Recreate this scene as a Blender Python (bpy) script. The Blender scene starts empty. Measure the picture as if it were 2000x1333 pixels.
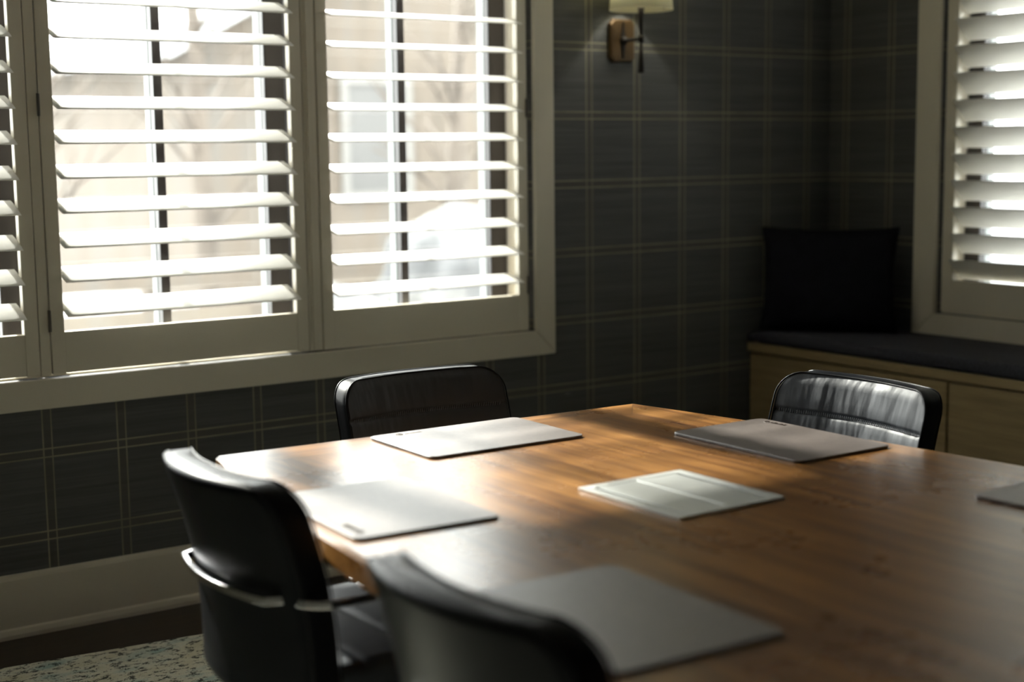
import bpy, bmesh, math, random
from mathutils import Vector, Matrix
random.seed(7)
S = bpy.context.scene
COL = S.collection
PI = math.pi

# ------------------------------------------------------------------ camera
YAW, PIT, ROL = 0.963781789013835, 0.1301657217686441, -0.012054779930051418
F = 2868.4469
fw = Vector((math.cos(PIT)*math.cos(YAW), math.cos(PIT)*math.sin(YAW), -math.sin(PIT)))
rt = Vector((math.sin(YAW), -math.cos(YAW), 0))
up = rt.cross(fw)
r2 = rt*math.cos(ROL) + up*math.sin(ROL)
u2 = r2.cross(fw)
cam = bpy.data.cameras.new('camera')
camo = bpy.data.objects.new('camera', cam)
COL.objects.link(camo)
M3 = Matrix((r2, u2, -fw)).transposed()
camo.matrix_world = Matrix.Translation((0, 0, 1.40)) @ M3.to_4x4()
cam.sensor_width = 36
cam.lens = F/2000*36
cam.clip_start = 0.05
cam.dof.use_dof = True
cam.dof.focus_distance = 3.75
cam.dof.aperture_fstop = 1.6
S.camera = camo

# ------------------------------------------------------------------ world, sun, exposure
SKY = 5.0
w = bpy.data.worlds.new('sky'); S.world = w
w.use_nodes = True
bg = w.node_tree.nodes['Background']
bg.inputs[0].default_value = (0.99, 0.985, 0.97, 1)
bg.inputs[1].default_value = SKY
sun = bpy.data.lights.new('sun', 'SUN')
sun.energy = 10.5
sun.color = (1.0, 0.95, 0.87)
sun.angle = math.radians(2.2)
suno = bpy.data.objects.new('sun', sun); COL.objects.link(suno)
SUN_TRAVEL = Vector((0.03, -1.0, -0.63)).normalized()
suno.rotation_euler = SUN_TRAVEL.to_track_quat('-Z', 'Y').to_euler()

def portal(name, loc, rot, sx, sy):
    l = bpy.data.lights.new(name, 'AREA'); l.shape = 'RECTANGLE'; l.size = sx; l.size_y = sy
    l.cycles.is_portal = True
    o = bpy.data.objects.new(name, l); COL.objects.link(o); o.location = loc; o.rotation_euler = rot
portal('daylight_portal', (1.73, 4.47, 1.53), (-PI/2, 0, 0), 2.64, 1.6)
portal('daylight_portal', (4.78, 2.81, 1.53), (0, PI/2, 0), 1.6, 1.8)

S.view_settings.view_transform = 'Standard'
S.view_settings.look = 'None'
S.view_settings.gamma = 1
S.view_settings.use_curve_mapping = False
S.view_settings.exposure = 1.18
try:
    S.cycles.max_bounces = 10; S.cycles.diffuse_bounces = 6; S.cycles.glossy_bounces = 5
    S.cycles.caustics_reflective = True
    S.cycles.sample_clamp_indirect = 6
except Exception: pass

# ------------------------------------------------------------------ helpers
def tag(o, label=None, cat=None, group=None, kind=None):
    if label: o['label'] = label
    if cat: o['category'] = cat
    if group: o['group'] = group
    if kind: o['kind'] = kind
    return o

def empty(name, loc, rz=0, **k):
    o = bpy.data.objects.new(name, None); COL.objects.link(o)
    o.location = loc; o.rotation_euler = (0, 0, rz); o.empty_display_size = 0.05
    return tag(o, **k)

def obj(name, bm, mat, parent=None, smooth=False, bevel=0, mats=None):
    me = bpy.data.meshes.new(name)
    bmesh.ops.recalc_face_normals(bm, faces=bm.faces[:])
    bm.to_mesh(me); bm.free()
    for m in (mats or [mat]): me.materials.append(m)
    if smooth:
        for p in me.polygons: p.use_smooth = True
    o = bpy.data.objects.new(name, me); COL.objects.link(o)
    if parent: o.parent = parent
    if bevel:
        b = o.modifiers.new('bevel', 'BEVEL'); b.width = bevel; b.segments = 2; b.limit_method = 'ANGLE'
    return o

def box(bm, x0, x1, y0, y1, z0, z1, mi=0):
    vs = [bm.verts.new((x, y, z)) for z in (z0, z1) for x, y in ((x0, y0), (x1, y0), (x1, y1), (x0, y1))]
    for q in ((3, 2, 1, 0), (4, 5, 6, 7), (0, 1, 5, 4), (1, 2, 6, 5), (2, 3, 7, 6), (3, 0, 4, 7)):
        f = bm.faces.new([vs[i] for i in q]); f.material_index = mi
    return vs

def loft(bm, rings, close=True, caps=True):
    R = [[bm.verts.new(p) for p in r] for r in rings]
    n = len(R[0])
    for a, b in zip(R, R[1:]):
        for i in range(n if close else n-1):
            j = (i+1) % n
            bm.faces.new((a[i], a[j], b[j], b[i]))
    if caps and close:
        bm.faces.new(R[0][::-1]); bm.faces.new(R[-1])
    return R

def tube(bm, pts, r, n=10, closed=False, sec=None, upv=None):
    """sweep a circle (or the section sec = [(side, up)...]) along pts"""
    P = [Vector(p) for p in pts]; N = len(P); rings = []
    prev = None
    for i, p in enumerate(P):
        a = P[(i-1) % N] if (closed or i > 0) else p
        b = P[(i+1) % N] if (closed or i < N-1) else p
        t = (b-a).normalized()
        if upv: s = t.cross(Vector(upv)).normalized(); u = s.cross(t).normalized()
        else:
            if prev is None:
                ref = Vector((0, 0, 1)) if abs(t.z) < 0.9 else Vector((1, 0, 0))
                s = t.cross(ref).normalized()
            else: s = (prev - t*prev.dot(t)).normalized()
            u = s.cross(t).normalized(); prev = s
        rr = r[i] if isinstance(r, (list, tuple)) else r
        if sec: rings.append([p+s*a_+u*b_ for a_, b_ in sec])
        else: rings.append([p+s*math.cos(2*PI*k/n)*rr+u*math.sin(2*PI*k/n)*rr for k in range(n)])
    if closed:
        R = [[bm.verts.new(q) for q in rg] for rg in rings]; m = len(R[0])
        for i in range(N):
            a, b = R[i], R[(i+1) % N]
            for k in range(m): bm.faces.new((a[k], a[(k+1) % m], b[(k+1) % m], b[k]))
    else: loft(bm, rings)

def rrect(w, h, r, n=6, cx=0, cy=0):
    """rounded rectangle outline, counter clockwise, half sizes w and h"""
    pts = []
    for sx, sy, a0 in ((1, 1, 0), (-1, 1, PI/2), (-1, -1, PI), (1, -1, 1.5*PI)):
        for k in range(n+1):
            a = a0 + PI/2*k/n
            pts.append((cx+sx*(w-r)+r*math.cos(a), cy+sy*(h-r)+r*math.sin(a)))
    return pts

# ------------------------------------------------------------------ materials
def mat(name, col=(.5, .5, .5), rough=.5, metal=0, spec=.5, coat=0, coatr=.1, bump=None, var=None, sheen=0):
    m = bpy.data.materials.new(name); m.use_nodes = True
    nt = m.node_tree; p = nt.nodes['Principled BSDF']
    p.inputs['Base Color'].default_value = (*col, 1); p.inputs['Roughness'].default_value = rough
    p.inputs['Metallic'].default_value = metal; p.inputs['Specular IOR Level'].default_value = spec
    p.inputs['Coat Weight'].default_value = coat; p.inputs['Coat Roughness'].default_value = coatr
    p.inputs['Sheen Weight'].default_value = sheen
    tc = nt.nodes.new('ShaderNodeTexCoord')
    if var:   # (scale xyz, amount) : mild procedural variation of the base colour
        mp = nt.nodes.new('ShaderNodeMapping'); mp.inputs['Scale'].default_value = var[0]
        nz = nt.nodes.new('ShaderNodeTexNoise'); nz.inputs['Scale'].default_value = 1; nz.inputs['Detail'].default_value = 6
        rp = nt.nodes.new('ShaderNodeValToRGB')
        rp.color_ramp.elements[0].position = .3; rp.color_ramp.elements[1].position = .7
        rp.color_ramp.elements[0].color = (*[c*(1-var[1]) for c in col], 1)
        rp.color_ramp.elements[1].color = (*[min(1, c*(1+var[1])) for c in col], 1)
        nt.links.new(tc.outputs['Object'], mp.inputs[0]); nt.links.new(mp.outputs[0], nz.inputs[0])
        nt.links.new(nz.outputs[0], rp.inputs[0]); nt.links.new(rp.outputs[0], p.inputs['Base Color'])
    if bump:  # (scale xyz, strength, distance)
        mp = nt.nodes.new('ShaderNodeMapping'); mp.inputs['Scale'].default_value = bump[0]
        nz = nt.nodes.new('ShaderNodeTexNoise'); nz.inputs['Scale'].default_value = 1; nz.inputs['Detail'].default_value = 4
        bp = nt.nodes.new('ShaderNodeBump'); bp.inputs['Strength'].default_value = bump[1]; bp.inputs['Distance'].default_value = bump[2]
        nt.links.new(tc.outputs['Object'], mp.inputs[0]); nt.links.new(mp.outputs[0], nz.inputs[0])
        nt.links.new(nz.outputs[0], bp.inputs['Height']); nt.links.new(bp.outputs[0], p.inputs['Normal'])
    return m

class NB:
    """small node builder"""
    def __init__(s, m): s.nt = m.node_tree; s.p = s.nt.nodes['Principled BSDF']
    def n(s, t, **k):
        x = s.nt.nodes.new('ShaderNode'+t)
        for a, b in k.items(): setattr(x, a, b)
        return x
    def l(s, a, b): s.nt.links.new(a, b)
    def math(s, op, a, b=None, c=None, clamp=False):
        x = s.n('Math', operation=op, use_clamp=clamp)
        for i, v in enumerate((a, b, c)):
            if v is None: continue
            if isinstance(v, (int, float)): x.inputs[i].default_value = v
            else: s.l(v, x.inputs[i])
        return x.outputs[0]
    def mix(s, f, a, b):
        x = s.n('Mix', data_type='RGBA')
        for i, v in ((0, f), (6, a), (7, b)):
            if isinstance(v, (int, float)): x.inputs[i].default_value = v
            elif isinstance(v, tuple): x.inputs[i].default_value = (*v, 1)
            else: s.l(v, x.inputs[i])
        return x.outputs[2]
    def noise(s, vec, scale, detail=4, rough=.5):
        mp = s.n('Mapping'); mp.inputs['Scale'].default_value = scale; s.l(vec, mp.inputs[0])
        z = s.n('TexNoise'); z.inputs['Scale'].default_value = 1; z.inputs['Detail'].default_value = detail; z.inputs['Roughness'].default_value = rough
        s.l(mp.outputs[0], z.inputs[0]); return z.outputs[0]
    def ramp(s, f, stops):
        r = s.n('ValToRGB'); e = r.color_ramp.elements
        while len(e) < len(stops): e.new(.5)
        for q, (po, c) in zip(e, stops): q.position = po; q.color = (*c, 1)
        s.l(f, r.inputs[0]); return r.outputs[0]

def plaid(name, axis, off, pitch):
    """grasscloth wallpaper with paired thin pale lines making a window-pane plaid"""
    m = mat(name, rough=.62, spec=.4); b = NB(m)
    g = b.n('NewGeometry'); sp = b.n('SeparateXYZ'); b.l(g.outputs['Position'], sp.inputs[0])
    h = sp.outputs[axis]; z = sp.outputs['Z']
    def line(c, o, pt, wd):      # 1 on a thin line at o + k*pt
        q = b.math('SUBTRACT', c, o-pt*40-wd/2)
        q = b.math('MODULO', q, pt)
        return b.math('LESS_THAN', q, wd)
    def band(c, o, pt, wd):
        q = b.math('MODULO', b.math('SUBTRACT', c, o-pt*40), pt)
        return b.math('LESS_THAN', q, wd)
    lw = .0042
    v = b.math('MAXIMUM', line(h, off, pitch, lw), line(h, off+.026, pitch, lw*.8))
    hz = b.math('MAXIMUM', line(z, .299-.246, .246, lw), line(z, .274-.246, .246, lw))
    ln = b.math('MAXIMUM', v, hz)
    bd = b.math('MAXIMUM', band(h, off, pitch, .026), band(z, .274-.246, .246, .025))
    sc = (3, 3, 160)
    fib = b.noise(g.outputs['Position'], sc, 5, .6)
    fib2 = b.noise(g.outputs['Position'], (1.2, 1.2, 30), 3)
    f = b.math('ADD', b.math('MULTIPLY', fib, .6), b.math('MULTIPLY', fib2, .4))
    base = b.ramp(f, [(.3, (.047, .049, .048)), (.7, (.098, .101, .100))])
    base = b.mix(bd, base, b.mix(.5, base, (.080, .074, .058)))
    brk = b.noise(g.outputs['Position'], (9, 9, 9), 3)
    lc = b.ramp(brk, [(.3, (.20, .18, .12)), (.7, (.34, .31, .22))])
    b.l(b.mix(b.math('MULTIPLY', ln, .85), base, lc), b.p.inputs['Base Color'])
    bp = b.n('Bump'); bp.inputs['Strength'].default_value = .25; bp.inputs['Distance'].default_value = .002
    b.l(f, bp.inputs['Height']); b.l(bp.outputs[0], b.p.inputs['Normal'])
    return m

M_seat = mat('channelled_seat_leather', (.034, .040, .048), .45, spec=.5, bump=((420, 420, 420), .15, .0006), var=((18, 18, 18), .15))
M_wallN = plaid('plaid_grasscloth_window_wall', 'X', 1.279, .2235)
M_wallE = plaid('plaid_grasscloth_bench_wall', 'Y', 3.934-.013, .2285)
M_trim = mat('greige_trim_paint', (.58, .54, .445), .42, spec=.4, var=((1.5, 1.5, 1.5), .04))
M_louver = mat('louver_paint', (.88, .87, .83), .33, spec=.5, var=((4, 4, 4), .02))
M_dark = mat('dark_bronze_sash', (.018, .014, .013), .35, spec=.5, var=((3, 3, 3), .1))
M_sashlit = mat('sash_sunlit_side', (.15, .16, .158), .5, var=((3, 3, 3), .05))  # lighter colour painting the sunlit outer sides of the dark sashes
M_ceil = mat('ceiling_paint', (.70, .68, .62), .8, var=((1, 1, 1), .03))
M_back = mat('room_paint', (.13, .12, .10), .8, var=((1, 1, 1), .05))
M_steel = mat('hinge_metal', (.10, .09, .08), .4, metal=1)
M_chrome = mat('polished_chrome', (.75, .74, .76), .12, metal=1, bump=((30, 30, 30), .03, .001))
M_leather = mat('black_leather', (.0065, .0072, .009), .34, spec=.12, coat=0.0, coatr=.32, bump=((420, 420, 420), .12, .0006))
M_brass = mat('antique_brass', (.075, .044, .016), .45, metal=.6, var=((14, 14, 14), .35))
M_bronze = mat('blackened_bronze', (.016, .013, .011), .45, metal=.5, var=((14, 14, 14), .2))
M_thread = mat('stitching_thread', (.11, .12, .14), .6, var=((50, 50, 50), .2))
M_pillow = mat('black_velvet', (.008, .008, .011), .95, spec=.1, var=((20, 20, 20), .3))
M_cush = mat('charcoal_bench_fabric', (.030, .030, .040), .8, spec=.25, var=((120, 120, 120), .35), bump=((300, 300, 300), .2, .001))
M_plate = mat('satin_nickel', (.72, .74, .72), .38, metal=.7, var=((4, 4, 4), .05))
M_slot = mat('black_slot', (.004, .003, .004), .9, spec=0, var=((4, 4, 4), .05))
M_plastic = mat('black_plastic', (.02, .02, .02), .5, var=((9, 9, 9), .1))

# wrinkled leather, used for the seating faces
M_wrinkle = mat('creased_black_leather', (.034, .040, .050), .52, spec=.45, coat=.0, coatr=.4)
b = NB(M_wrinkle); tc = b.n('TexCoord')
n1 = b.noise(tc.outputs['Object'], (8, 17, 4.5), 2.5, .5)
n2 = b.noise(tc.outputs['Object'], (420, 420, 420), 3)
hh = b.math('ADD', b.math('MULTIPLY', n1, 1.0), b.math('MULTIPLY', n2, .012))
bp = b.n('Bump'); bp.inputs['Strength'].default_value = .8; bp.inputs['Distance'].default_value = .014
b.l(hh, bp.inputs['Height']); b.l(bp.outputs[0], b.p.inputs['Normal'])

# oiled walnut table: lengthwise grain in the field, veneer border with mitred corners
def table_mat():
    m = mat('oiled_walnut_veneer', rough=.26, spec=.5, coat=0.30, coatr=.34); b = NB(m)
    g = b.n('NewGeometry'); sp = b.n('SeparateXYZ'); b.l(g.outputs['Position'], sp.inputs[0])
    X, Y = sp.outputs['X'], sp.outputs['Y']
    # half width of the boat shape at this y
    q = b.math('DIVIDE', b.math('SUBTRACT', Y, 1.3), 1.65)
    hw = b.math('SUBTRACT', .742, b.math('MULTIPLY', b.math('MULTIPLY', q, q), .175))
    dside = b.math('SUBTRACT', hw, b.math('ABSOLUTE', b.math('SUBTRACT', X, 1.83)))
    yend = b.math('SUBTRACT', 2.944, b.math('MULTIPLY', b.math('SUBTRACT', X, 1.83), .0497))
    dend = b.math('SUBTRACT', yend, Y)
    end = b.math('LESS_THAN', dend, .125)
    side = b.math('LESS_THAN', dside, .125)
    endw = b.math('MULTIPLY', end, b.math('LESS_THAN', dend, dside))        # end border, grain across
    border = b.math('MAXIMUM', end, side)
    lenG = b.noise(g.outputs['Position'], (34, 2.2, 8), 7, .62)
    wav = b.noise(g.outputs['Position'], (3.2, 1.1, 3), 3, .6)
    crsG = b.noise(g.outputs['Position'], (2.2, 34, 8), 7, .62)
    fl = b.math('ADD', b.math('MULTIPLY', lenG, .78), b.math('MULTIPLY', wav, .28))
    fc = b.math('ADD', b.math('MULTIPLY', crsG, .78), b.math('MULTIPLY', wav, .28))
    mixf = b.n('Mix', data_type='FLOAT'); b.l(endw, mixf.inputs[0]); b.l(fl, mixf.inputs[2]); b.l(fc, mixf.inputs[3])
    f = mixf.outputs[0]
    f = b.math('ADD', f, b.math('MULTIPLY', border, .03))
    col = b.ramp(f, [(.34, (.055, .020, .005)), (.48, (.145, .060, .014)), (.60, (.24, .108, .026)), (.76, (.36, .175, .050))])
    e1 = b.math('LESS_THAN', b.math('ABSOLUTE', b.math('SUBTRACT', b.math('MINIMUM', dend, dside), .125)), .0016)
    mit = b.math('MULTIPLY', b.math('LESS_THAN', b.math('ABSOLUTE', b.math('SUBTRACT', dend, dside)), .0014), b.math('LESS_THAN', dside, .125))
    col = b.mix(b.math('MULTIPLY', b.math('MAXIMUM', e1, mit), .6), col, (.05, .022, .008))
    b.l(col, b.p.inputs['Base Color'])
    sm = b.noise(g.outputs['Position'], (3.5, 3.5, 3.5), 5, .6)
    b.l(b.math('ADD', .20, b.math('MULTIPLY', sm, .16)), b.p.inputs['Roughness'])
    bp = b.n('Bump'); bp.inputs['Strength'].default_value = .12; bp.inputs['Distance'].default_value = .0008
    b.l(f, bp.inputs['Height']); b.l(bp.outputs[0], b.p.inputs['Normal'])
    return m
M_table = table_mat()

# taupe leather pad
M_pad = mat('taupe_leather', (.115, .085, .070), .46, spec=.6, coat=.8, coatr=.45)
b = NB(M_pad); tc = b.n('TexCoord')
n1 = b.noise(tc.outputs['Object'], (70, 70, 70), 5, .65)
b.l(b.ramp(n1, [(.3, (.062, .046, .039)), (.7, (.108, .082, .070))]), b.p.inputs['Base Color'])
bp = b.n('Bump'); bp.inputs['Strength'].default_value = .22; bp.inputs['Distance'].default_value = .001
b.l(b.noise(tc.outputs['Object'], (260, 260, 260), 3), bp.inputs['Height']); b.l(bp.outputs[0], b.p.inputs['Normal'])
M_padedge = mat('pad_edge', (.10, .045, .045), .4, var=((40, 40, 40), .1))
M_emboss = mat('embossed_leather', (.16, .12, .10), .28, var=((40, 40, 40), .1))

# oak bench cabinet
M_oak = mat('stained_oak', rough=.5, spec=.4)
b = NB(M_oak); g = b.n('NewGeometry')
f = b.noise(g.outputs['Position'], (4, 3, 45), 6, .6)
b.l(b.ramp(f, [(.3, (.20, .145, .068)), (.7, (.32, .24, .12))]), b.p.inputs['Base Color'])
# floor boards
M_floor = mat('dark_floorboards', rough=.38)
b = NB(M_floor); g = b.n('NewGeometry')
sp = b.n('SeparateXYZ'); b.l(g.outputs['Position'], sp.inputs[0])
f = b.noise(g.outputs['Position'], (3, 40, 3), 6, .6)
seam = b.math('LESS_THAN', b.math('MODULO', b.math('ADD', sp.outputs['Y'], 20), .13), .003)
c = b.ramp(f, [(.3, (.014, .008, .005)), (.7, (.035, .020, .012))])
b.l(b.mix(seam, c, (.002, .002, .002)), b.p.inputs['Base Color'])
# distressed rug
M_rug = mat('distressed_rug', rough=.95, spec=.1)
b = NB(M_rug); g = b.n('NewGeometry')
a1 = b.noise(g.outputs['Position'], (30, 52, 10), 8, .75)
a2 = b.noise(g.outputs['Position'], (5, 9, 5), 4, .6)
a3 = b.noise(g.outputs['Position'], (220, 220, 220), 3)
c = b.ramp(a2, [(.35, (.60, .57, .43)), (.5, (.66, .65, .55)), (.65, (.36, .48, .46))])
blk = b.math('GREATER_THAN', b.math('ADD', a1, b.math('MULTIPLY', b.math('SUBTRACT', a3, .5), .25)), .548)
b.l(b.mix(b.math('MULTIPLY', blk, .9), c, (.025, .03, .03)), b.p.inputs['Base Color'])
bp = b.n('Bump'); bp.inputs['Distance'].default_value = .004; b.l(a3, bp.inputs['Height']); b.l(bp.outputs[0], b.p.inputs['Normal'])
# lamp shade
M_shade = mat('linen_shade', (.85, .82, .66), .9, spec=.1, bump=((260, 260, 260), .3, .001))
nt = M_shade.node_tree; o_ = [x for x in nt.nodes if x.type == 'OUTPUT_MATERIAL'][0]
mx = nt.nodes.new('ShaderNodeMixShader'); tl = nt.nodes.new('ShaderNodeBsdfTranslucent'); tl.inputs[0].default_value = (.80, .78, .62, 1); mx.inputs[0].default_value = .55
nt.links.new(nt.nodes['Principled BSDF'].outputs[0], mx.inputs[1]); nt.links.new(tl.outputs[0], mx.inputs[2]); nt.links.new(mx.outputs[0], o_.inputs[0])
# glass
M_glass = bpy.data.materials.new('window_glass'); M_glass.use_nodes = True
nt = M_glass.node_tree; nt.nodes.clear()
o_ = nt.nodes.new('ShaderNodeOutputMaterial'); tr = nt.nodes.new('ShaderNodeBsdfTransparent'); gl = nt.nodes.new('ShaderNodeBsdfGlossy')
fr = nt.nodes.new('ShaderNodeFresnel'); mx = nt.nodes.new('ShaderNodeMixShader'); gl.inputs['Roughness'].default_value = .0
fr.inputs[0].default_value = 1.35; tr.inputs[0].default_value = (.95, .97, .96, 1)
nt.links.new(fr.outputs[0], mx.inputs[0]); nt.links.new(tr.outputs[0], mx.inputs[1]); nt.links.new(gl.outputs[0], mx.inputs[2]); nt.links.new(mx.outputs[0], o_.inputs[0])
# outdoors
M_frost = mat('frosted_shrub', (.105, .106, .108), .9, var=((5, 5, 1.2), .35))
M_snow = mat('snow', (.36, .37, .385), .7, var=((.6, .6, .6), .05), bump=((2, 2, 2), .6, .15))
M_siding = mat('board_siding', rough=.8)
b = NB(M_siding); g = b.n('NewGeometry')
f = b.noise(g.outputs['Position'], (2.2, 1, .35), 4, .6)
b.l(b.ramp(f, [(.3, (.090, .076, .061)), (.5, (.118, .097, .076)), (.7, (.110, .100, .088))]), b.p.inputs['Base Color'])
M_bark = mat('pale_bark', (.105, .088, .073), .9, var=((3, 3, 1), .35))
M_ofr = mat('white_outdoor_trim', (.16, .155, .145), .7, var=((1, 1, 1), .03))
M_opane = mat('house_window_pane', (.105, .103, .10), .4, spec=.3, var=((1, 1, 1), .1))
M_shrub = mat('dry_grass', (.36, .28, .16), .9, var=((3, 3, 3), .3))

# ------------------------------------------------------------------ room shell
YN, XE = 4.25, 4.552            # inner faces of the window wall and the bench wall
XW, YS, H = -1.6, -2.8, 2.75
WX0, WX1, WZ0, WZ1 = .43, 3.048, .752, 2.30      # opening of the long window
RY0, RY1 = 1.94, 3.685           # opening of the window above the bench
T = .22
bm = bmesh.new()
box(bm, XW, XE+T, YN, YN+T, 0, WZ0); box(bm, XW, XE+T, YN, YN+T, WZ1, H)
box(bm, XW, WX0, YN, YN+T, WZ0, WZ1); box(bm, WX1, XE+T, YN, YN+T, WZ0, WZ1)
tag(obj('wall_window_side', bm, M_wallN), 'dark plaid grasscloth wall around the long shuttered window', kind='structure')
bm = bmesh.new()
box(bm, XE, XE+T, YS, YN, 0, WZ0); box(bm, XE, XE+T, YS, YN, WZ1, H)
box(bm, XE, XE+T, RY1, YN, WZ0, WZ1); box(bm, XE, XE+T, YS, RY0, WZ0, WZ1)
tag(obj('wall_bench_side', bm, M_wallE), 'dark plaid grasscloth wall behind the window bench', kind='structure')
bm = bmesh.new(); box(bm, XW-T, XW, YS-T, YN+T, 0, H)
M_left = mat('left_wall_paint', (.36, .335, .28), .8, var=((1, 1, 1), .05))
tag(obj('wall_left', bm, M_left), 'plain painted wall left of the camera', kind='structure')
bm = bmesh.new(); box(bm, XW, XE+T, YS-T, YS, 0, H)
tag(obj('wall_back', bm, M_back), 'plain painted wall behind the camera', kind='structure')
bm = bmesh.new(); box(bm, XW-T, XE+T, YS-T, YN+T, -.08, 0)
tag(obj('floor', bm, M_floor), 'dark brown floorboards', kind='structure')
bm = bmesh.new(); box(bm, XW-T, XE+T, YS-T, YN+T, H, H+.08)
tag(obj('ceiling', bm, M_ceil), 'painted ceiling', kind='structure')

def baseboard(name, x0, x1):
    bm = bmesh.new()
    prof = [(0, 0), (-.026, 0), (-.026, .012), (-.021, .026), (-.014, .030), (-.014, .172), (-.011, .182), (-.004, .187), (0, .187)]
    loft(bm, [[(x, YN-.0005+y, z) for y, z in prof] for x in (x0, x1)])
    return tag(obj(name, bm, M_trim), 'painted greige baseboard with shoe moulding', kind='structure')
baseboard('baseboard_window_side', XW, 4.09)

def casing(name, plane, axis, a0, a1, z0, z1, wd=.10, proud=.018, side=None):
    """flat mitred picture-frame casing around an opening; axis 'X' on the window wall, 'Y' on the bench wall"""
    bm = bmesh.new()
    sd = side or wd
    O = [(a0-sd, z0-wd*.87), (a1+sd, z0-wd*.87), (a1+sd, z1+wd), (a0-sd, z1+wd)]
    I = [(a0, z0), (a1, z0), (a1, z1), (a0, z1)]
    def P(a, z, d): return (a, plane-d, z) if axis == 'X' else (plane-d, a, z)
    g = .0007
    for k in range(4):
        j = (k+1) % 4
        pts = [O[k], O[j], I[j], I[k]]
        cx = sum(p[0] for p in pts)/4; cz = sum(p[1] for p in pts)/4
        pts = [(p[0]+(cx-p[0])*g, p[1]+(cz-p[1])*g*4) for p in pts]
        vb = [bm.verts.new(P(*p, -.0)) for p in pts]; vf = [bm.verts.new(P(*p, proud)) for p in pts]
        bm.faces.new(vf); bm.faces.new(vb[::-1])
        for i in range(4): bm.faces.new((vb[i], vb[(i+1) % 4], vf[(i+1) % 4], vf[i]))
    return tag(obj(name, bm, M_trim, bevel=.0015), 'flat greige window casing with mitred corners', kind='structure')
casing('trim_1', YN-.0005, 'X', WX0, WX1, WZ0, WZ1, side=.083)
casing('trim_2', XE-.0005, 'Y', RY0, RY1, WZ0, WZ1, wd=.105)

# shutter frame lining the openings (jambs, sill board, mullion posts) and the dark sashes with glass
def window(name, axis, plane, a0, a1, posts, units, label, stops):
    """units: list of (centre, half width) of sash pairs"""
    root = empty(name, ((a0+a1)/2, plane, WZ0) if axis == 'X' else (plane, (a0+a1)/2, WZ0)); tag(root, label, kind='structure')
    mw = Matrix.Translation(root.location).inverted()
    def B(bm, p0, p1, d0, d1, z0, z1):
        if axis == 'X': box(bm, p0, p1, plane+d0, plane+d1, z0, z1)
        else: box(bm, plane+d0, plane+d1, p0, p1, z0, z1)
    def add(n, bm, m, **k):
        bmesh.ops.transform(bm, matrix=mw, verts=bm.verts[:]); return obj(n, bm, m, root, **k)
    bm = bmesh.new(); e = .001
    B(bm, a0+e, a0+.012, .03, T, WZ0+e, WZ1-e); B(bm, a1-.012, a1-e, .03, T, WZ0+e, WZ1-e)
    B(bm, a0+.012, a1-.012, .03, T, WZ0+e, WZ0+.006); B(bm, a0+.012, a1-.012, 0, T, WZ1-.012, WZ1-e)
    add('jamb_lining', bm, M_trim)
    bm = bmesh.new()      # added strips behind the panels, blocking light at the sides and part of the bottom
    B(bm, a0+.0125, a0+.034, .031, .05, WZ0+.007, WZ1-.013); B(bm, a1-.034, a1-.0125, .031, .05, WZ0+.007, WZ1-.013)
    for q0, q1 in stops: B(bm, q0, q1, .031, .05, WZ0+.0065, WZ0+.03)
    add('light_block_strip', bm, M_trim)
    for p0, p1 in posts:
        bm = bmesh.new(); B(bm, p0, p1, -.004, .026, WZ0+.007, WZ1-.013)
        if p1-p0 > .04: B(bm, (p0+p1)/2-.010, (p0+p1)/2+.012, -.010, -.004, WZ0+.007, WZ1-.013)
        add('mullion_post', bm, M_trim, bevel=.0015)
    for c, h in units:
        fr = bmesh.new()
        for s in (-1, 1):
            lo, hi = sorted((c+s*h, c+s*(h+.07)))
            B(fr, lo, hi, .13, .16, WZ0+.008, WZ1-.014)
        B(fr, c-h, c+h, .13, .16, WZ0+.008, WZ0+.03); B(fr, c-h, c+h, .13, .16, WZ1-.08, WZ1-.014)
        f = add('sash_frame', fr, M_dark, bevel=.002)
        cl = bmesh.new()  # outer depth of the dark frame, coloured as its sunlit side
        for s in (-1, 1):
            lo, hi = sorted((c+s*h, c+s*(h+.07)))
            B(cl, lo, hi, .16, .205, WZ0+.008, WZ1-.014)
        B(cl, c-h, c+h, .16, .205, WZ0+.008, WZ0+.03); B(cl, c-h, c+h, .16, .205, WZ1-.08, WZ1-.014)
        add('sash_lit_side', cl, M_sashlit)
        mm = bmesh.new(); B(mm, c-.014, c+.014, .13, .158, WZ0+.031, WZ1-.081); add('muntin', mm, M_dark)
        mm = bmesh.new(); B(mm, c-.014, c+.014, .166, .205, WZ0+.031, WZ1-.081); add('muntin_lit_side', mm, M_sashlit)
        gb = bmesh.new(); B(gb, c-h, c+h, .160, .164, WZ0+.031, WZ1-.081); add('glass_pane', gb, M_glass)
    return root
window('window_1', 'X', YN, WX0, WX1, [(1.284, 1.314), (2.152, 2.199)], [(.857, .36), (1.726, .36), (2.595, .36)],
       'long window behind three plantation shutter panels', [(2.15, 3.01)])
window('window_2', 'Y', XE, RY0, RY1, [(2.788, 2.818)], [(3.236, .36), (2.376, .36)], 'window above the bench behind shutters', [(1.98, 3.64)])

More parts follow.
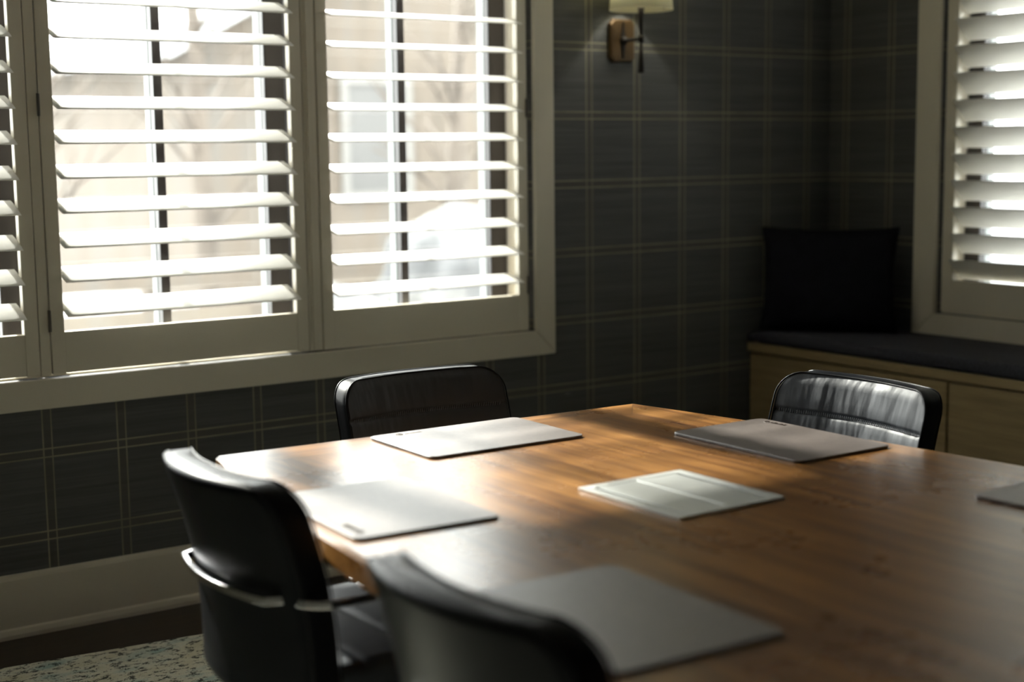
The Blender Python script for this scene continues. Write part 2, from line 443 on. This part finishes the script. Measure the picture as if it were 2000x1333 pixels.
# ------------------------------------------------------------------ plantation shutters
LW, PITCH = .112, .0993
def shutter(axis, plane, a0, a1, tilt, label, hinge_side=None, zoff=0, swing=0, sw=.040, last=None, gap=.011):
    """panel between a0 and a1; local x runs along the wall, local -y faces the room"""
    wdt = a1-a0
    zb, zt = WZ0+gap, WZ1-.016
    if axis == 'X': root = empty('window_shutter', (a0, plane, zb), 0)
    else: root = empty('window_shutter', (plane, a1, zb), -PI/2)
    tag(root, label, 'shutter', 'plantation shutter panels at the windows')
    th = .028; y0, y1 = -.006, .022; Hh = zt-zb
    rb = .885-zb; rtp = Hh-.10
    for x0, x1 in ((0, sw), (wdt-sw, wdt)):
        bm = bmesh.new(); box(bm, x0, x1, y0, y1, 0, Hh); obj('stile', bm, M_trim, root, bevel=.002)
    for z0, z1 in ((.001, rb), (rtp, Hh-.001)):
        bm = bmesh.new(); box(bm, sw, wdt-sw, y0+.0012, y1-.001, z0, z1); obj('rail', bm, M_trim, root, bevel=.0012)
    # elliptical louvers
    base = None; k = 0; yc = (y0+y1)/2
    z0 = .932 - zb
    n = 0
    while True:
        zf = z0 + PITCH*k                       # height of the room-side edge
        zc = zf + math.sin(tilt)*LW/2 + zoff
        if zc > rtp-.03: break
        tt = tilt if not (last is not None and k == 0) else last
        if base is None or tt != base[1]:
            bm = bmesh.new(); sec = []
            m = 20
            for i in range(m):
                a = 2*PI*i/m
                sec.append((math.cos(a)*LW/2, math.sin(a)*.0040))
            ct, st = math.cos(tt), math.sin(tt)
            sec2 = [(u*ct - v*st, u*st + v*ct) for u, v in sec]     # u -> +y (outdoors side up for tilt>0)
            loft(bm, [[(x, yy, zz) for yy, zz in sec2] for x in (sw+.0015, wdt-sw-.0015)])
            o = obj('louver', bm, M_louver, root, smooth=True)
            for p in o.data.polygons:
                if len(p.vertices) > 4: p.use_smooth = False
            o.location = (0, yc, zc)
            base = (o, tt)
        else:
            o = base[0].copy(); COL.objects.link(o); o.parent = root; o.location = (0, yc, zc)
        k += 1
    if hinge_side is not None:
        hx = 0 if hinge_side == 0 else wdt
        for hz in (.92, 1.541, 2.12):
            bm = bmesh.new()
            tube(bm, [(hx-.003, y0-.003, hz-zb-.032), (hx-.003, y0-.003, hz-zb+.032)], .0042, 10)
            box(bm, hx-.0035, hx+.002, y0-.002, y0+.004, hz-zb-.03, hz-zb+.03)
            obj('hinge', bm, M_steel, root)
    if swing: root.rotation_euler[2] += swing
    return root
R = math.radians
shutter('X', YN, .449, 1.281, R(21), 'partly visible plantation shutter panel cut off by the left edge of the photo', None)
shutter('X', YN, 1.317, 2.149, R(21), 'widest visible plantation shutter panel, left half of the long window', 0)
shutter('X', YN, 2.202, 3.022, R(13.5), 'plantation shutter panel at the right end of the long window', 1, gap=.0055)
shutter('Y', XE, 2.821, 3.661, R(-45), 'shutter panel with nearly closed louvers above the window bench', None, zoff=.004+.03, sw=.050)
shutter('Y', XE, RY0+.014, 2.785, R(-45), 'shutter panel above the bench beyond the right edge of the photo', None, zoff=.034, sw=.050)

# ------------------------------------------------------------------ rug
bm = bmesh.new()
loft(bm, [[(x, y, z) for x, y in ((-1.2, -2.2), (3.6, -2.2), (3.55, 3.70), (-1.2, 4.21))] for z in (.001, .011)])
rug = obj('area_rug', bm, M_rug); tag(rug, 'distressed beige, teal and black area rug on the dark floor under the table', 'rug')

# ------------------------------------------------------------------ conference table
TH = .74
def hw(y): return .742 - .175*((y-1.3)/1.65)**2
def endy(x): return 2.944 - (x-1.83)*.0497
def outline(inset=0, n=40):
    pts = []
    xs = -1
    # right side going +y, then left side going -y
    yb = -.34
    for i in range(n+1):
        t = i/n
        x = 1.83+hw(yb+(2.93-yb)*t)-inset
        ye = endy(x)-inset
        y = yb+inset+(ye-yb-inset)*t
        x = 1.83+hw(y)-inset
        pts.append((x, min(y, endy(x)-inset)))
    for i in range(n+1):
        t = 1-i/n
        x = 1.83-hw(yb+(2.95-yb)*t)+inset
        ye = endy(x)-inset
        y = yb+inset+(ye-yb-inset)*t
        x = 1.83-hw(y)+inset
        pts.append((x, min(y, endy(x)-inset)))
    return pts
table = empty('conference_table', (1.83, 1.3, 0))
tag(table, 'boat-shaped walnut conference table with a veneer border, in the centre of the room', 'table')
mv = Matrix.Translation((-1.83, -1.3, 0))
bm = bmesh.new()
o0 = outline(0); o1 = outline(.007); o2 = outline(.002)
loft(bm, [[(x, y, z) for x, y in o] for o, z in ((o2, TH-.050), (o0, TH-.048), (o0, TH-.008), (o1, TH))])
bmesh.ops.transform(bm, matrix=mv, verts=bm.verts[:])
obj('tabletop', bm, M_table, table)
bm = bmesh.new()
oa, ob = outline(.10), outline(.12)
Ra = [[(x, y, z) for x, y in oa] for z in (TH-.085, TH-.0505)]
Rb = [[(x, y, z) for x, y in ob] for z in (TH-.0505, TH-.085)]
loft(bm, Ra+Rb+[Ra[0]], caps=False)
bmesh.ops.remove_doubles(bm, verts=bm.verts[:], dist=1e-5)
bmesh.ops.transform(bm, matrix=mv, verts=bm.verts[:])
obj('apron', bm, M_bronze, table)
for yy in (-.85, .85):
    bm = bmesh.new(); box(bm, -.16, .16, yy-.28, yy+.28, .0125, TH-.051); obj('pedestal', bm, M_table, table, bevel=.004)
    bm = bmesh.new(); box(bm, -.17, .17, yy-.31, yy+.31, .0115, .075); obj('plinth', bm, M_bronze, table, bevel=.003)

# power cover plate let into the table
pl = empty('cable_cover_plate', (1.8285, 2.0755, TH))
tag(pl, 'square satin metal cable cover with two flaps, set in the middle of the table', 'cable cover')
HX, HY = .131, .149
bm = bmesh.new()
box(bm, -HX, -HX+.022, -HY, HY, .0002, .0054); box(bm, HX-.022, HX, -HY, HY, .0002, .0054)
box(bm, -HX+.022, HX-.022, -HY, -HY+.022, .0002, .0054); box(bm, -HX+.022, HX-.022, HY-.022, HY, .0002, .0054)
obj('bezel', bm, M_plate, pl, bevel=.0008)
bm = bmesh.new(); box(bm, -HX+.022, HX-.022, -HY+.022, HY-.022, .0002, .0008); obj('cable_slot', bm, M_slot, pl)
for s in (-1, 1):
    bm = bmesh.new(); x0, x1 = sorted((s*.004, s*(HX-.0315)))
    box(bm, x0, x1, -HY+.0235, HY-.0235, .0009, .0049)
    obj('flap', bm, M_plate, pl, bevel=.0008)
bm = bmesh.new(); box(bm, -.0035, .0035, -HY+.023, HY-.023,   .0009, .0062); obj('divider_strip', bm, M_plate, pl, bevel=.0015)

# leather desk pads
def pad(cx, cy, lx, ly, rz, logo, label):
    root = empty('desk_pad', (cx, cy, TH+.0003), rz); tag(root, label, 'desk pad', 'leather desk pads laid around the table')
    bm = bmesh.new()
    R_ = [rrect(lx/2-i, ly/2-i, .018-i*.5, 6) for i in (.001, 0, 0, .0012)]
    loft(bm, [[(x, y, z) for x, y in r] for r, z in zip(R_, (0, .001, .0048, .006))])
    o = obj('leather_mat', bm, M_pad, root)
    # small embossed mark near one corner: a ring emblem and a word-like row of strokes
    if logo:
        u, v, ang = logo; bm = bmesh.new(); ca, sa = math.cos(ang), math.sin(ang); rnd = random.Random(3)
        def Q(a, b_, z=.0062): return (u+a*ca-b_*sa, v+a*sa+b_*ca, z)
        n = 14
        tube(bm, [Q(-.032+.009*math.cos(2*PI*k/n), .009*math.sin(2*PI*k/n)) for k in range(n)], .0007, 5, closed=True)
        tube(bm, [Q(-.038, -.004), Q(-.032, .005), Q(-.026, -.004)], .0006, 5)
        x = -.018
        for k in range(9):
            h_ = rnd.choice((.006, .009, .012)); tube(bm, [Q(x, -.004), Q(x+.001, -.004+h_)], .0007, 5)
            tube(bm, [Q(x, -.004), Q(x+.004, -.001)], .0006, 5); x += .0052
        obj('embossed_mark', bm, M_emboss, root)
    return root
pad(1.827, 2.778, .410, .288, R(-1.0), (-.105, .118, 0), 'leather desk pad at the far end of the table, before the back chair')
pad(2.347, 2.330, .283, .410, R(-.6), (.118, .125, -PI/2), 'brown leather desk pad in front of the grey-lit chair on the right')
pad(1.320, 2.330, .288, .385, R(-3.5), (-.118, -.12, PI/2), 'leather desk pad nearest the left chair, washed pale by window glare')
pad(1.265, 1.575, .290, .400, R(-2.5), None, 'large near desk pad in the foreground, behind the nearest chair')
pad(2.395, 1.530, .290, .400, R(2.0), None, 'leather desk pad cut off by the right edge of the photo')

# ------------------------------------------------------------------ chairs
def make_chair(label, loc, rz):
    """sitter faces local +x; origin on the floor under the seat centre; back at x = -.27"""
    root = empty('conference_chair', loc, rz)
    tag(root, label, 'chair', 'black leather conference chairs around the table')
    W, Zt, rc = .238, .822, .060
    def bx(z): return -.205 - .18*max(0, z-.42)*1.0 + .02*math.sin((z-.42)/.4*PI)   # front face, leaning back
    def arc(y): return .050*(y/W)**2                                                # wings curl forward
    zs = [.40, .404, .41, .42] + [.42+.02*i for i in range(1, 15)]
    zs += [Zt-rc+.0001+rc*math.sin(a*PI/2/9) for a in range(0, 9)] + [Zt-.0006, Zt]
    seams = (.585, .727)
    zs += [s_+d_ for s_ in seams for d_ in (-.012, -.007, -.0035, 0, .0035, .007, .012)]
    zs = sorted(set(round(z, 5) for z in zs))
    rings = []; frontedge = []; rearedge = []
    for z in zs:
        h_ = W-.012+.012*min(1, (z-.40)/.05)
        th = .058
        if z > Zt-rc: h_ = W-rc+math.sqrt(max(0, rc*rc-(z-(Zt-rc))**2))
        if z > Zt-.012: th = .058-.012*((z-(Zt-.012))/.012)**2
        if z < .41: th = .05
        xf = bx(z); ring = []
        N = 36; e = .009
        # front face from -h to +h
        g = 0
        for s in seams: g += .007*math.exp(-((z-s)/.006)**2)
        def puff(y): return .010*(1-(y/W)**4)*(1 if z < Zt-.02 else max(0, (Zt-z)/.02))
        for i in range(N+1):
            y = (h_-e)*(-1+2*i/N)
            ring.append((xf+arc(y)+puff(y)-g, y, z))
        for a in (30, 60): a = R(a); ring.append((xf+arc(h_)-e+e*math.cos(a), h_-e+e*math.sin(a), z))
        for k in range(1, 4): ring.append((xf+arc(h_)-e-(th-2*e)*k/4, h_, z))
        for a in (0, 30, 60): a = R(a); ring.append((xf+arc(h_)-th+e-e*math.sin(a), h_-e+e*math.cos(a), z))
        for i in range(N+1):
            y = (h_-e)*(1-2*i/N)
            ring.append((xf+arc(y)-th-.008*(1-(y/W)**2), y, z))
        for a in (60, 30, 0): a = R(a); ring.append((xf+arc(h_)-th+e-e*math.sin(a), -h_+e-e*math.cos(a), z))
        for k in range(3, 0, -1): ring.append((xf+arc(h_)-e-(th-2*e)*k/4, -h_, z))
        for a in (60, 30): a = R(a); ring.append((xf+arc(h_)-e+e*math.cos(a), -h_+e-e*math.sin(a), z))
        rings.append(ring)
        frontedge.append((xf+arc(h_)-.002, h_, z)); rearedge.append((xf+arc(h_)-th+.003, h_, z))
    bm = bmesh.new(); loft(bm, rings)
    # front faces use the creased leather
    bm.faces.ensure_lookup_table()
    n = len(rings[0])
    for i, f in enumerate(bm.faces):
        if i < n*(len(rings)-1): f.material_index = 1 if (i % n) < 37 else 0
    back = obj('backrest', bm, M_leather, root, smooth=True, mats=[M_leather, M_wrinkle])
    # piping seams, front and rear
    for nm, edge, off in (('front_piping', frontedge, .0035), ('rear_piping', rearedge, -.001)):
        pts = []
        E = [p for p in edge if p[2] > .43]
        for p in E: pts.append((p[0]+off, p[1]-.001, p[2]))
        top = pts[-1]
        m_ = 12
        hh_ = top[1]
        for i in range(1, m_):
            y = hh_*(1-2*i/m_)
            pts.append((top[0]-arc(hh_)+arc(y)+(0 if 'rear' in nm else .0), y, Zt-.0005))
        for p in E[::-1]: pts.append((p[0]+off, -p[1]+.001, p[2]))
        bm = bmesh.new(); tube(bm, pts, .0022, 6); obj(nm, bm, M_leather, root, smooth=True)
    # stitch rows across the front
    for s in seams[1:]:
        bm = bmesh.new(); y = -W+.02; zi = min(range(len(zs)), key=lambda i: abs(zs[i]-s))
        while y < W-.02:
            x = bx(s)+arc(y)+.010*(1-(y/W)**4)-.0022
            tube(bm, [(x, y, s-.0045), (x, y+.0015, s+.0045)], .0009, 5); y += .0062
        obj('stitching', bm, M_thread, root)
    # seat with stitched channels running across
    bm = bmesh.new(); rings = []
    x0, x1 = -.215, .235; n = 64
    for i in range(n+1):
        t = i/n; x = x0+(x1-x0)*t
        ed = min(1, min(t, 1-t)/.05); ed = math.sqrt(max(0, 1-(1-ed)**2))
        ch = abs(math.sin(t*PI*4)); g = .007*(1-min(1, ch*2.2)**.6)
        hy = .235; top = .485-.03*(1-ed)-g; bot = .395+.02*(1-ed)
        r_ = rrect(hy, (top-bot)/2, min(.028, (top-bot)/2-.001), 5, 0, (top+bot)/2)
        dip = lambda y: -.010*(1-(y/hy)**2)
        rings.append([(x, y, z+(dip(y) if z > (top+bot)/2 else 0)) for y, z in r_])
    loft(bm, rings); obj('seat', bm, M_seat, root, smooth=True)
    # chrome arm band: loops round the back and runs forward on both sides
    zb = .612
    xb = bx(zb)-.058-.022
    path = []
    def curve(y): return xb+arc(y)
    ya = W+.036
    path.append((.16, ya, .46)); path.append((.178, ya, .50)); path.append((.185, ya, .55))
    path.append((.178, ya, .59)); path.append((.155, ya, .609)); path.append((.12, ya, zb))
    path.append((0, ya, zb)); path.append((-.15, ya, zb))
    cx0 = curve(ya)+.075
    for k in range(0, 9):
        a = R(90*k/8); path.append((cx0-.075*math.sin(a), ya-.075+.075*math.cos(a), zb))
    yy = ya-.095
    L_ = path[:]
    mid = [(curve(y_), y_, zb) for y_ in [yy*(1-2*i/14) for i in range(15)]]
    full = L_ + mid + [(p[0], -p[1], p[2]) for p in L_[::-1]]
    sec = [(-.0045, -.007), (.0045, -.007), (.0045, .007), (-.0045, .007)]
    # orient by the path: vertical faces stay upright
    bm = bmesh.new(); P = [Vector(p) for p in full]; rg = []
    for i, p in enumerate(P):
        a = P[max(0, i-1)]; c_ = P[min(len(P)-1, i+1)]; t = (c_-a).normalized()
        horiz = Vector((t.x, t.y, 0))
        side = Vector((0, 1, 0)) if (abs(t.z) > .2 or p.x > -.1) else Vector((-t.y, t.x, 0)).normalized()
        if p.y < 0 and (abs(t.z) > .2 or p.x > -.1): side = Vector((0, -1, 0))
        else:
            if side.dot(Vector((p.x*.5, p.y, 0))) < 0: side = -side
        upv = side.cross(t).normalized()
        if upv.dot(Vector((0, 0, 1))) < -.01: upv = -upv
        if abs(upv.z) < .3 and upv.x < 0 and abs(t.z) > .7: upv = upv
        rg.append([p+side*a_+upv*b_ for a_, b_ in sec])
    loft(bm, rg); obj('arm_band', bm, M_chrome, root, bevel=.001)
    for s in (-1, 1):
        bm = bmesh.new()
        rings = []
        for i in range(13):
            t = i/12; x = -.13+.27*t; e = math.sqrt(max(.02, 1-(2*abs(t-.5))**8))
            rings.append([(x, s*ya+y, z) for y, z in rrect(.021*e, .011*e, .008*e, 4, 0, zb+.0185)])
        loft(bm, rings); obj('armrest_pad', bm, M_leather, root, smooth=True)
    # underframe, column, star base and casters
    bm = bmesh.new(); box(bm, -.10, .12, -.262, .262, .372, .394)
    for s in (-1, 1): box(bm, .14, .17, min(s*.262, s*.284), max(s*.262, s*.284), .38, .47); box(bm, .06, .17, min(s*.20, s*.284), max(s*.20, s*.284), .374, .392)
    obj('seat_bracket', bm, M_plastic, root, bevel=.003)
    bm = bmesh.new(); tube(bm, [(0, 0, .12), (0, 0, .25), (0, 0, .2505), (0, 0, .371)], [.028, .028, .018, .018], 20); obj('gas_column', bm, M_chrome, root, smooth=False)
    bm = bmesh.new(); tube(bm, [(0, 0, .072), (0, 0, .118)], .036, 20); obj('hub', bm, M_chrome, root)
    for k in range(5):
        a = 2*PI*k/5+.3; c_, s_ = math.cos(a), math.sin(a)
        bm = bmesh.new()
        rings = [[(c_*d-s_*u, s_*d+c_*u, z+v) for u, v in rrect(w_, h_, min(w_, h_)*.5, 3)] for d, z, w_, h_ in ((.03, .095, .02, .018), (.15, .088, .017, .013), (.29, .078, .012, .008))]
        loft(bm, rings); obj('base_arm', bm, M_chrome, root, smooth=True)
        bm = bmesh.new()
        for u0, u1 in ((-.021, -.006), (.006, .021)):
            rr = [[(c_*(.29+.028*math.cos(q))-s_*u, s_*(.29+.028*math.cos(q))+c_*u, .0405+.028*math.sin(q)) for q in [2*PI*i/16 for i in range(16)]] for u in (u0, u1)]
            loft(bm, rr)
        tube(bm, [(c_*.29, s_*.29, .042), (c_*.29, s_*.29, .074)], .005, 8)
        obj('caster', bm, M_plastic, root)
    return root
# local back face (outer, mid height of top) sits at x about -.335 at the top
CH = [
 ('black leather chair at the left side of the table, its chrome band catching the sun', (1.040+.335-.048, 2.465, .0115), R(0)),
 ('nearest black leather chair in the foreground, out of focus at the bottom edge', (.968+.335-.026, 1.575, .0115), R(0)),
 ('black leather chair at the far end of the table under the long window', (1.925, 3.20-.262, .0115), R(-90)),
 ('chair on the right side of the table, its creased leather front lit grey', (2.70-.262, 2.405, .0115), R(180)),
]
for lb, loc, rz in CH: make_chair(lb, loc, rz)

# ------------------------------------------------------------------ window bench with cushion and pillow
bench = empty('window_bench', (4.325, 3.0, 0)); tag(bench, 'brown oak storage bench under the right window, in the dark corner', 'bench')
y0b, y1b = 1.0, YN-.003
def bb(n, x0, x1, y0, y1, z0, z1, m, bev=.002):
    bm = bmesh.new(); box(bm, x0-4.325, x1-4.325, y0-3.0, y1-3.0, z0, z1); return obj(n, bm, m, bench, bevel=bev)
bb('carcass', 4.125, XE-.002, y0b, y1b, .09, .588, M_oak)
bb('toe_kick', 4.17, XE-.002, y0b, y1b, .001, .089, M_plastic)
bb('bench_top', 4.095, XE-.002, y0b-.01, y1b, .5885, .621, M_oak)
ys = [1.01, 1.755, 2.51, 3.266, 4.243]
for a, c in zip(ys, ys[1:]):
    bb('drawer_front', 4.104, 4.1245, a+.005, c-.005, .345 if False else .10, .580, M_oak)
bm = bmesh.new(); rings = []
n = 50
for i in range(n+1):
    t = i/n; y = 1.0+(4.238-1.0)*t; e = min(1, min(t, 1-t)/.012); e = math.sqrt(max(.05, 1-(1-e)**2))
    rings.append([(x, y, z) for x, z in rrect(.228, .0225*e+.003, .020*e, 5, 4.318, .6475)])
loft(bm, rings); cu = obj('bench_cushion', bm, M_cush, smooth=True)
tag(cu, 'long flat charcoal fabric cushion lying on the window bench', 'cushion')

# pillow standing across the corner, pointed corners
pr = empty('throw_pillow', (4.305, 4.010, .674), R(-50.5)); tag(pr, 'black square throw pillow standing on the bench in the dark corner', 'pillow')
bm = bmesh.new(); n = 28; hwp, hp = .262, .40
Fv = {}; 
def pil(u, v, s):
    # u, v in -1..1 ; edges bow inwards so the corners stay pointed
    ex = 1-.075*(1-v*v)*abs(u)**2; ez = 1-.075*(1-u*u)*abs(v)**2
    x = hwp*u*ex; z = hp/2*v*ez
    t = .085*((1-u*u)**.42)*((1-v*v)**.42)
    lean = .17*(z+hp/2)
    return (x, s*t-.02+lean-.03, z+hp/2+.004)
for s in (1, -1):
    for i in range(n+1):
        for j in range(n+1):
            key = (i, j, s if 0 < i < n and 0 < j < n else 0)
            if key not in Fv: Fv[key] = bm.verts.new(pil(-1+2*i/n, -1+2*j/n, s))
    for i in range(n):
        for j in range(n):
            q = [(i, j), (i+1, j), (i+1, j+1), (i, j+1)]
            f = [Fv[(a, c, s if 0 < a < n and 0 < c < n else 0)] for a, c in q]
            bm.faces.new(f if s < 0 else f[::-1])
obj('pillow_body', bm, M_pillow, pr, smooth=True)
bm = bmesh.new(); per = []
for k in range(4*n):
    q, r_ = divmod(k, n); a = -1+2*r_/n
    u, v = ((a, -1), (1, a), (-a, 1), (-1, -a))[q]; per.append(pil(u, v, 0))
tube(bm, per, .004, 6, closed=True); obj('welt', bm, M_pillow, pr, smooth=True)

# ------------------------------------------------------------------ wall sconce
sc = empty('wall_sconce', (3.4475, YN, 1.786)); tag(sc, 'brass wall sconce with a cream drum shade and dark tapered stem', 'wall lamp')
bm = bmesh.new()
def plate_ring(w_, h_, y):
    # rectangle with clipped, stepped corners
    c = .016
    return [(sx_*(w_-a), -y, sz_*(h_-d)) for sx_, sz_, a, d in ((1, 1, 0, c), (1, 1, c, 0), (-1, 1, c, 0), (-1, 1, 0, c), (-1, -1, 0, c), (-1, -1, c, 0), (1, -1, c, 0), (1, -1, 0, c))]
loft(bm, [plate_ring(.058, .077, .0005), plate_ring(.058, .077, .012), plate_ring(.052, .071, .017), plate_ring(.040, .060, .018)])
obj('backplate', bm, M_brass, sc)
bm = bmesh.new(); tube(bm, [(0, -.019, 0), (0, -.035, 0), (0, -.0355, 0), (.0, -.118, 0)], [.016, .012, .006, .006], 14); tube(bm, [(0, -.12, -.014), (0, -.12, .014)], .010, 14)
bm2 = bm; obj('arm', bm2, M_bronze, sc, smooth=True)
bm = bmesh.new(); tube(bm, [(0, -.12, -.122), (0, -.12, -.119), (0, -.12, -.015)], [.0115, .0125, .0055], 16); tube(bm, [(0, -.12, .0145), (0, -.12, .09), (0, -.12, .14)], [.0055, .0105, .012], 16)
obj('stem', bm, M_bronze, sc, smooth=True)
bm = bmesh.new(); N = 48; rings = []
for r_, z in ((.1125, .100), (.1145, .100), (.1145, .106), (.1135, .107), (.100, .285), (.098, .285)):
    rings.append([(r_*math.cos(2*PI*k/N), -.120+r_*math.sin(2*PI*k/N), z) for k in range(N)])
rings.append(rings[0])
loft(bm, rings, caps=False); bmesh.ops.remove_doubles(bm, verts=bm.verts[:], dist=1e-5)
obj('lamp_shade', bm, M_shade, sc, smooth=True)
bm = bmesh.new(); tube(bm, [(0, -.12, .141), (0, -.12, .17), (0, -.12, .20), (0, -.12, .225)], [.012, .022, .024, .012], 16); obj('bulb', bm, mat('frosted_bulb', (.8, .78, .7), .5, var=((9, 9, 9), .02)), sc, smooth=True)
ll = bpy.data.lights.new('shade_brightener_light', 'POINT'); ll.energy = 2.6; ll.color = (1, .97, .88); ll.shadow_soft_size = .02  # lamp added inside the shade to brighten it
lo = bpy.data.objects.new('shade_brightener_light', ll); COL.objects.link(lo); lo.location = (3.4475, YN-.12, 1.786+.25)
# raised arrow-like ornament on the backplate
bm = bmesh.new()
for sg in (1, -1):
    for w0, z0_, z1_ in ((.012, .012, .052), (.004, .05, .066)):
        vs = [(-w0, -.0185, sg*z0_), (w0, -.0185, sg*z0_), (.002, -.0185, sg*z1_), (-.002, -.0185, sg*z1_)]
        loft(bm, [vs, [(x*.8, -.022, z) for x, y, z in vs]])
obj('ornament', bm, M_bronze, sc)
bm = bmesh.new()
for k in range(3):
    a = 2*PI*k/3; tube(bm, [(0, -.12, .139), (.111*math.cos(a), -.12+.111*math.sin(a), .112)], .0015, 6)
obj('shade_spider', bm, M_bronze, sc)

# ------------------------------------------------------------------ outdoors
bm = bmesh.new()
n = 60
V = {}
for i in range(n+1):
    for j in range(n+1):
        x = -40+100*i/n; y = 4.6+60*j/n if True else 0
        z = -.55 + .25*math.sin(x*.31+1)*math.sin(y*.23) + (.015*(y-5) if y > 5 else 0)
        V[i, j] = bm.verts.new((x, y, z))
for i in range(n):
    for j in range(n): bm.faces.new((V[i, j], V[i+1, j], V[i+1, j+1], V[i, j+1]))
tag(obj('snowy_ground', bm, M_snow, smooth=True), 'snow-covered yard outside the long window', kind='structure')
bm = bmesh.new()
vs = [bm.verts.new(p) for p in ((5.2, -30, -.6), (60, -30, -.6), (60, 4.6, -.6), (5.2, 4.6, -.6))]; bm.faces.new(vs)
tag(obj('snowy_ground', bm, M_snow), 'snow-covered yard outside the right window', kind='structure')

hs = empty('neighbouring_house', (12.0, 16.0, -.6)); tag(hs, 'pale beige neighbouring house with a snowy gable roof, seen through the shutters', 'house')
bm = bmesh.new()
ring = lambda y: [(-5.2, y, 0), (7.5, y, 0), (7.5, y, 3.3), (1.15, y, 6.7), (-5.2, y, 3.3)]
loft(bm, [ring(0), ring(9)]); obj('wall', bm, M_siding, hs)
for s, (xa, za, xb_, zb_) in enumerate(((-5.7, 3.03, 1.15, 6.7), (8.0, 3.03, 1.15, 6.7))):
    bm = bmesh.new(); loft(bm, [[(xa, y, za+.02), (xb_, y, zb_+.02), (xb_, y, zb_+.28), (xa, y, za+.28)] for y in (-.5, 9.5)]); obj('roof_slope', bm, M_snow, hs)
for xx, zz, w_, h_ in ((-2.9, 1.5, .5, 1.3), (-.4, 1.5, .5, 1.3), (2.9, 1.5, .7, 1.3), (5.2, 1.5, .5, 1.3)):
    bm = bmesh.new()
    box(bm, xx-w_, xx+w_, -.06, -.005, zz-.1, zz); box(bm, xx-w_, xx+w_, -.06, -.005, zz+h_, zz+h_+.1)
    box(bm, xx-w_, xx-w_+.1, -.06, -.005, zz, zz+h_); box(bm, xx+w_-.1, xx+w_, -.06, -.005, zz, zz+h_)
    f = obj('window_frame', bm, M_ofr, hs)
    bm = bmesh.new(); box(bm, xx-w_+.1, xx+w_-.1, -.03, -.006, zz, zz+h_); obj('window_pane', bm, M_opane, f)

def tree(x, y, h_, seed, label, lean=0):
    rnd = random.Random(seed)
    root = empty('bare_tree', (x, y, -.62)); tag(root, label, 'tree', 'bare winter trees outside')
    bm = bmesh.new(); pts = [(lean*t*t+.05*math.sin(4*t+seed), .05*math.cos(3*t+seed), h_*t) for t in [i/8 for i in range(9)]]
    tube(bm, pts, [.13*(1-.8*i/8) for i in range(9)], 8); obj('trunk', bm, M_bark, root, smooth=True)
    bm = bmesh.new()
    for k in range(26):
        t = rnd.uniform(.2, .95); a = rnd.uniform(0, 2*PI); L_ = h_*.3*(1.1-t)
        i = int(t*8); p = Vector(pts[i])+(Vector(pts[min(8, i+1)])-Vector(pts[i]))*(t*8-i)
        d = Vector((math.cos(a), math.sin(a), rnd.uniform(.5, 1.2))).normalized()
        e = p+d*L_; tube(bm, [p, p+d*L_*.5+Vector((0, 0, .05)), e], [.03, .018, .006], 5)
        for q in range(4):
            s_ = p+d*L_*rnd.uniform(.3, .9); d2 = (d+Vector((rnd.uniform(-1, 1), rnd.uniform(-1, 1), rnd.uniform(-.2, 1)))*.7).normalized()
            tube(bm, [s_, s_+d2*L_*.4], [.012, .004], 4)
    obj('branches', bm, M_bark, root)
for i, (x, y, h_, l_) in enumerate(((3.6, 12.5, 5.5, 'bare tree left of the gabled house, seen through the left shutters'),
    (5.6, 13.0, 6.0, 'bare tree before the left corner of the gabled house'), (7.6, 12.0, 5.0, 'bare tree in front of the middle of the house wall'),
    (9.6, 13.2, 6.5, 'bare tree seen through the right end of the long window'), (2.4, 15.5, 6.5, 'farthest bare tree against the white sky at the left'))):
    tree(x, y, h_, i*3+1, l_, lean=random.Random(i).uniform(-.4, .4))
def shrub(x, y, r_, h_, seed, label):
    """rounded winter shrub loaded with snow: irregular lumpy crown on a short stem"""
    rnd = random.Random(seed); root = empty('snowy_shrub', (x, y, -.60)); tag(root, label, 'shrub', 'snow-laden shrubs in the yard')
    bm = bmesh.new(); bmesh.ops.create_icosphere(bm, subdivisions=4, radius=1)
    ph = [rnd.uniform(0, 6) for _ in range(6)]
    for v in bm.verts:
        c = v.co; k = 1+.10*math.sin(5*c.x+ph[0])*math.sin(4*c.y+ph[1])+.08*math.sin(9*c.z+ph[2]+3*c.x)+.05*math.sin(13*c.y+ph[3]+7*c.z)
        v.co = Vector((c.x*r_*k, c.y*r_*k, h_*.55+c.z*h_*.45*k))
    obj('crown', bm, M_frost, root, smooth=True)
    bm = bmesh.new(); tube(bm, [(0, 0, -.1), (0, 0, h_*.5)], .04, 8); obj('stem', bm, M_bark, root)
shrub(6.25, 9.6, .72, 1.55, 1, 'tallest snow-laden shrub behind the right end of the long window')
shrub(4.85, 9.2, .50, 1.05, 2, 'smaller snow-laden shrub left of the tallest one')
shrub(7.75, 9.9, .55, 1.25, 3, 'snow-laden shrub right of the tallest one')
# low fence along the yard
fc = empty('garden_fence', (6, 11, -.6)); tag(fc, 'low weathered board fence across the snowy yard', 'fence')
for k in range(10):
    bm = bmesh.new(); box(bm, -6+k*1.4-.05, -6+k*1.4+.05, -.05, .05, 0, 1.15); obj('post', bm, M_bark, fc)
for zz in (.35, .72, 1.02):
    bm = bmesh.new(); box(bm, -6.2, 6.8, -.075, -.052, zz-.07, zz+.07); obj('board', bm, M_siding, fc)
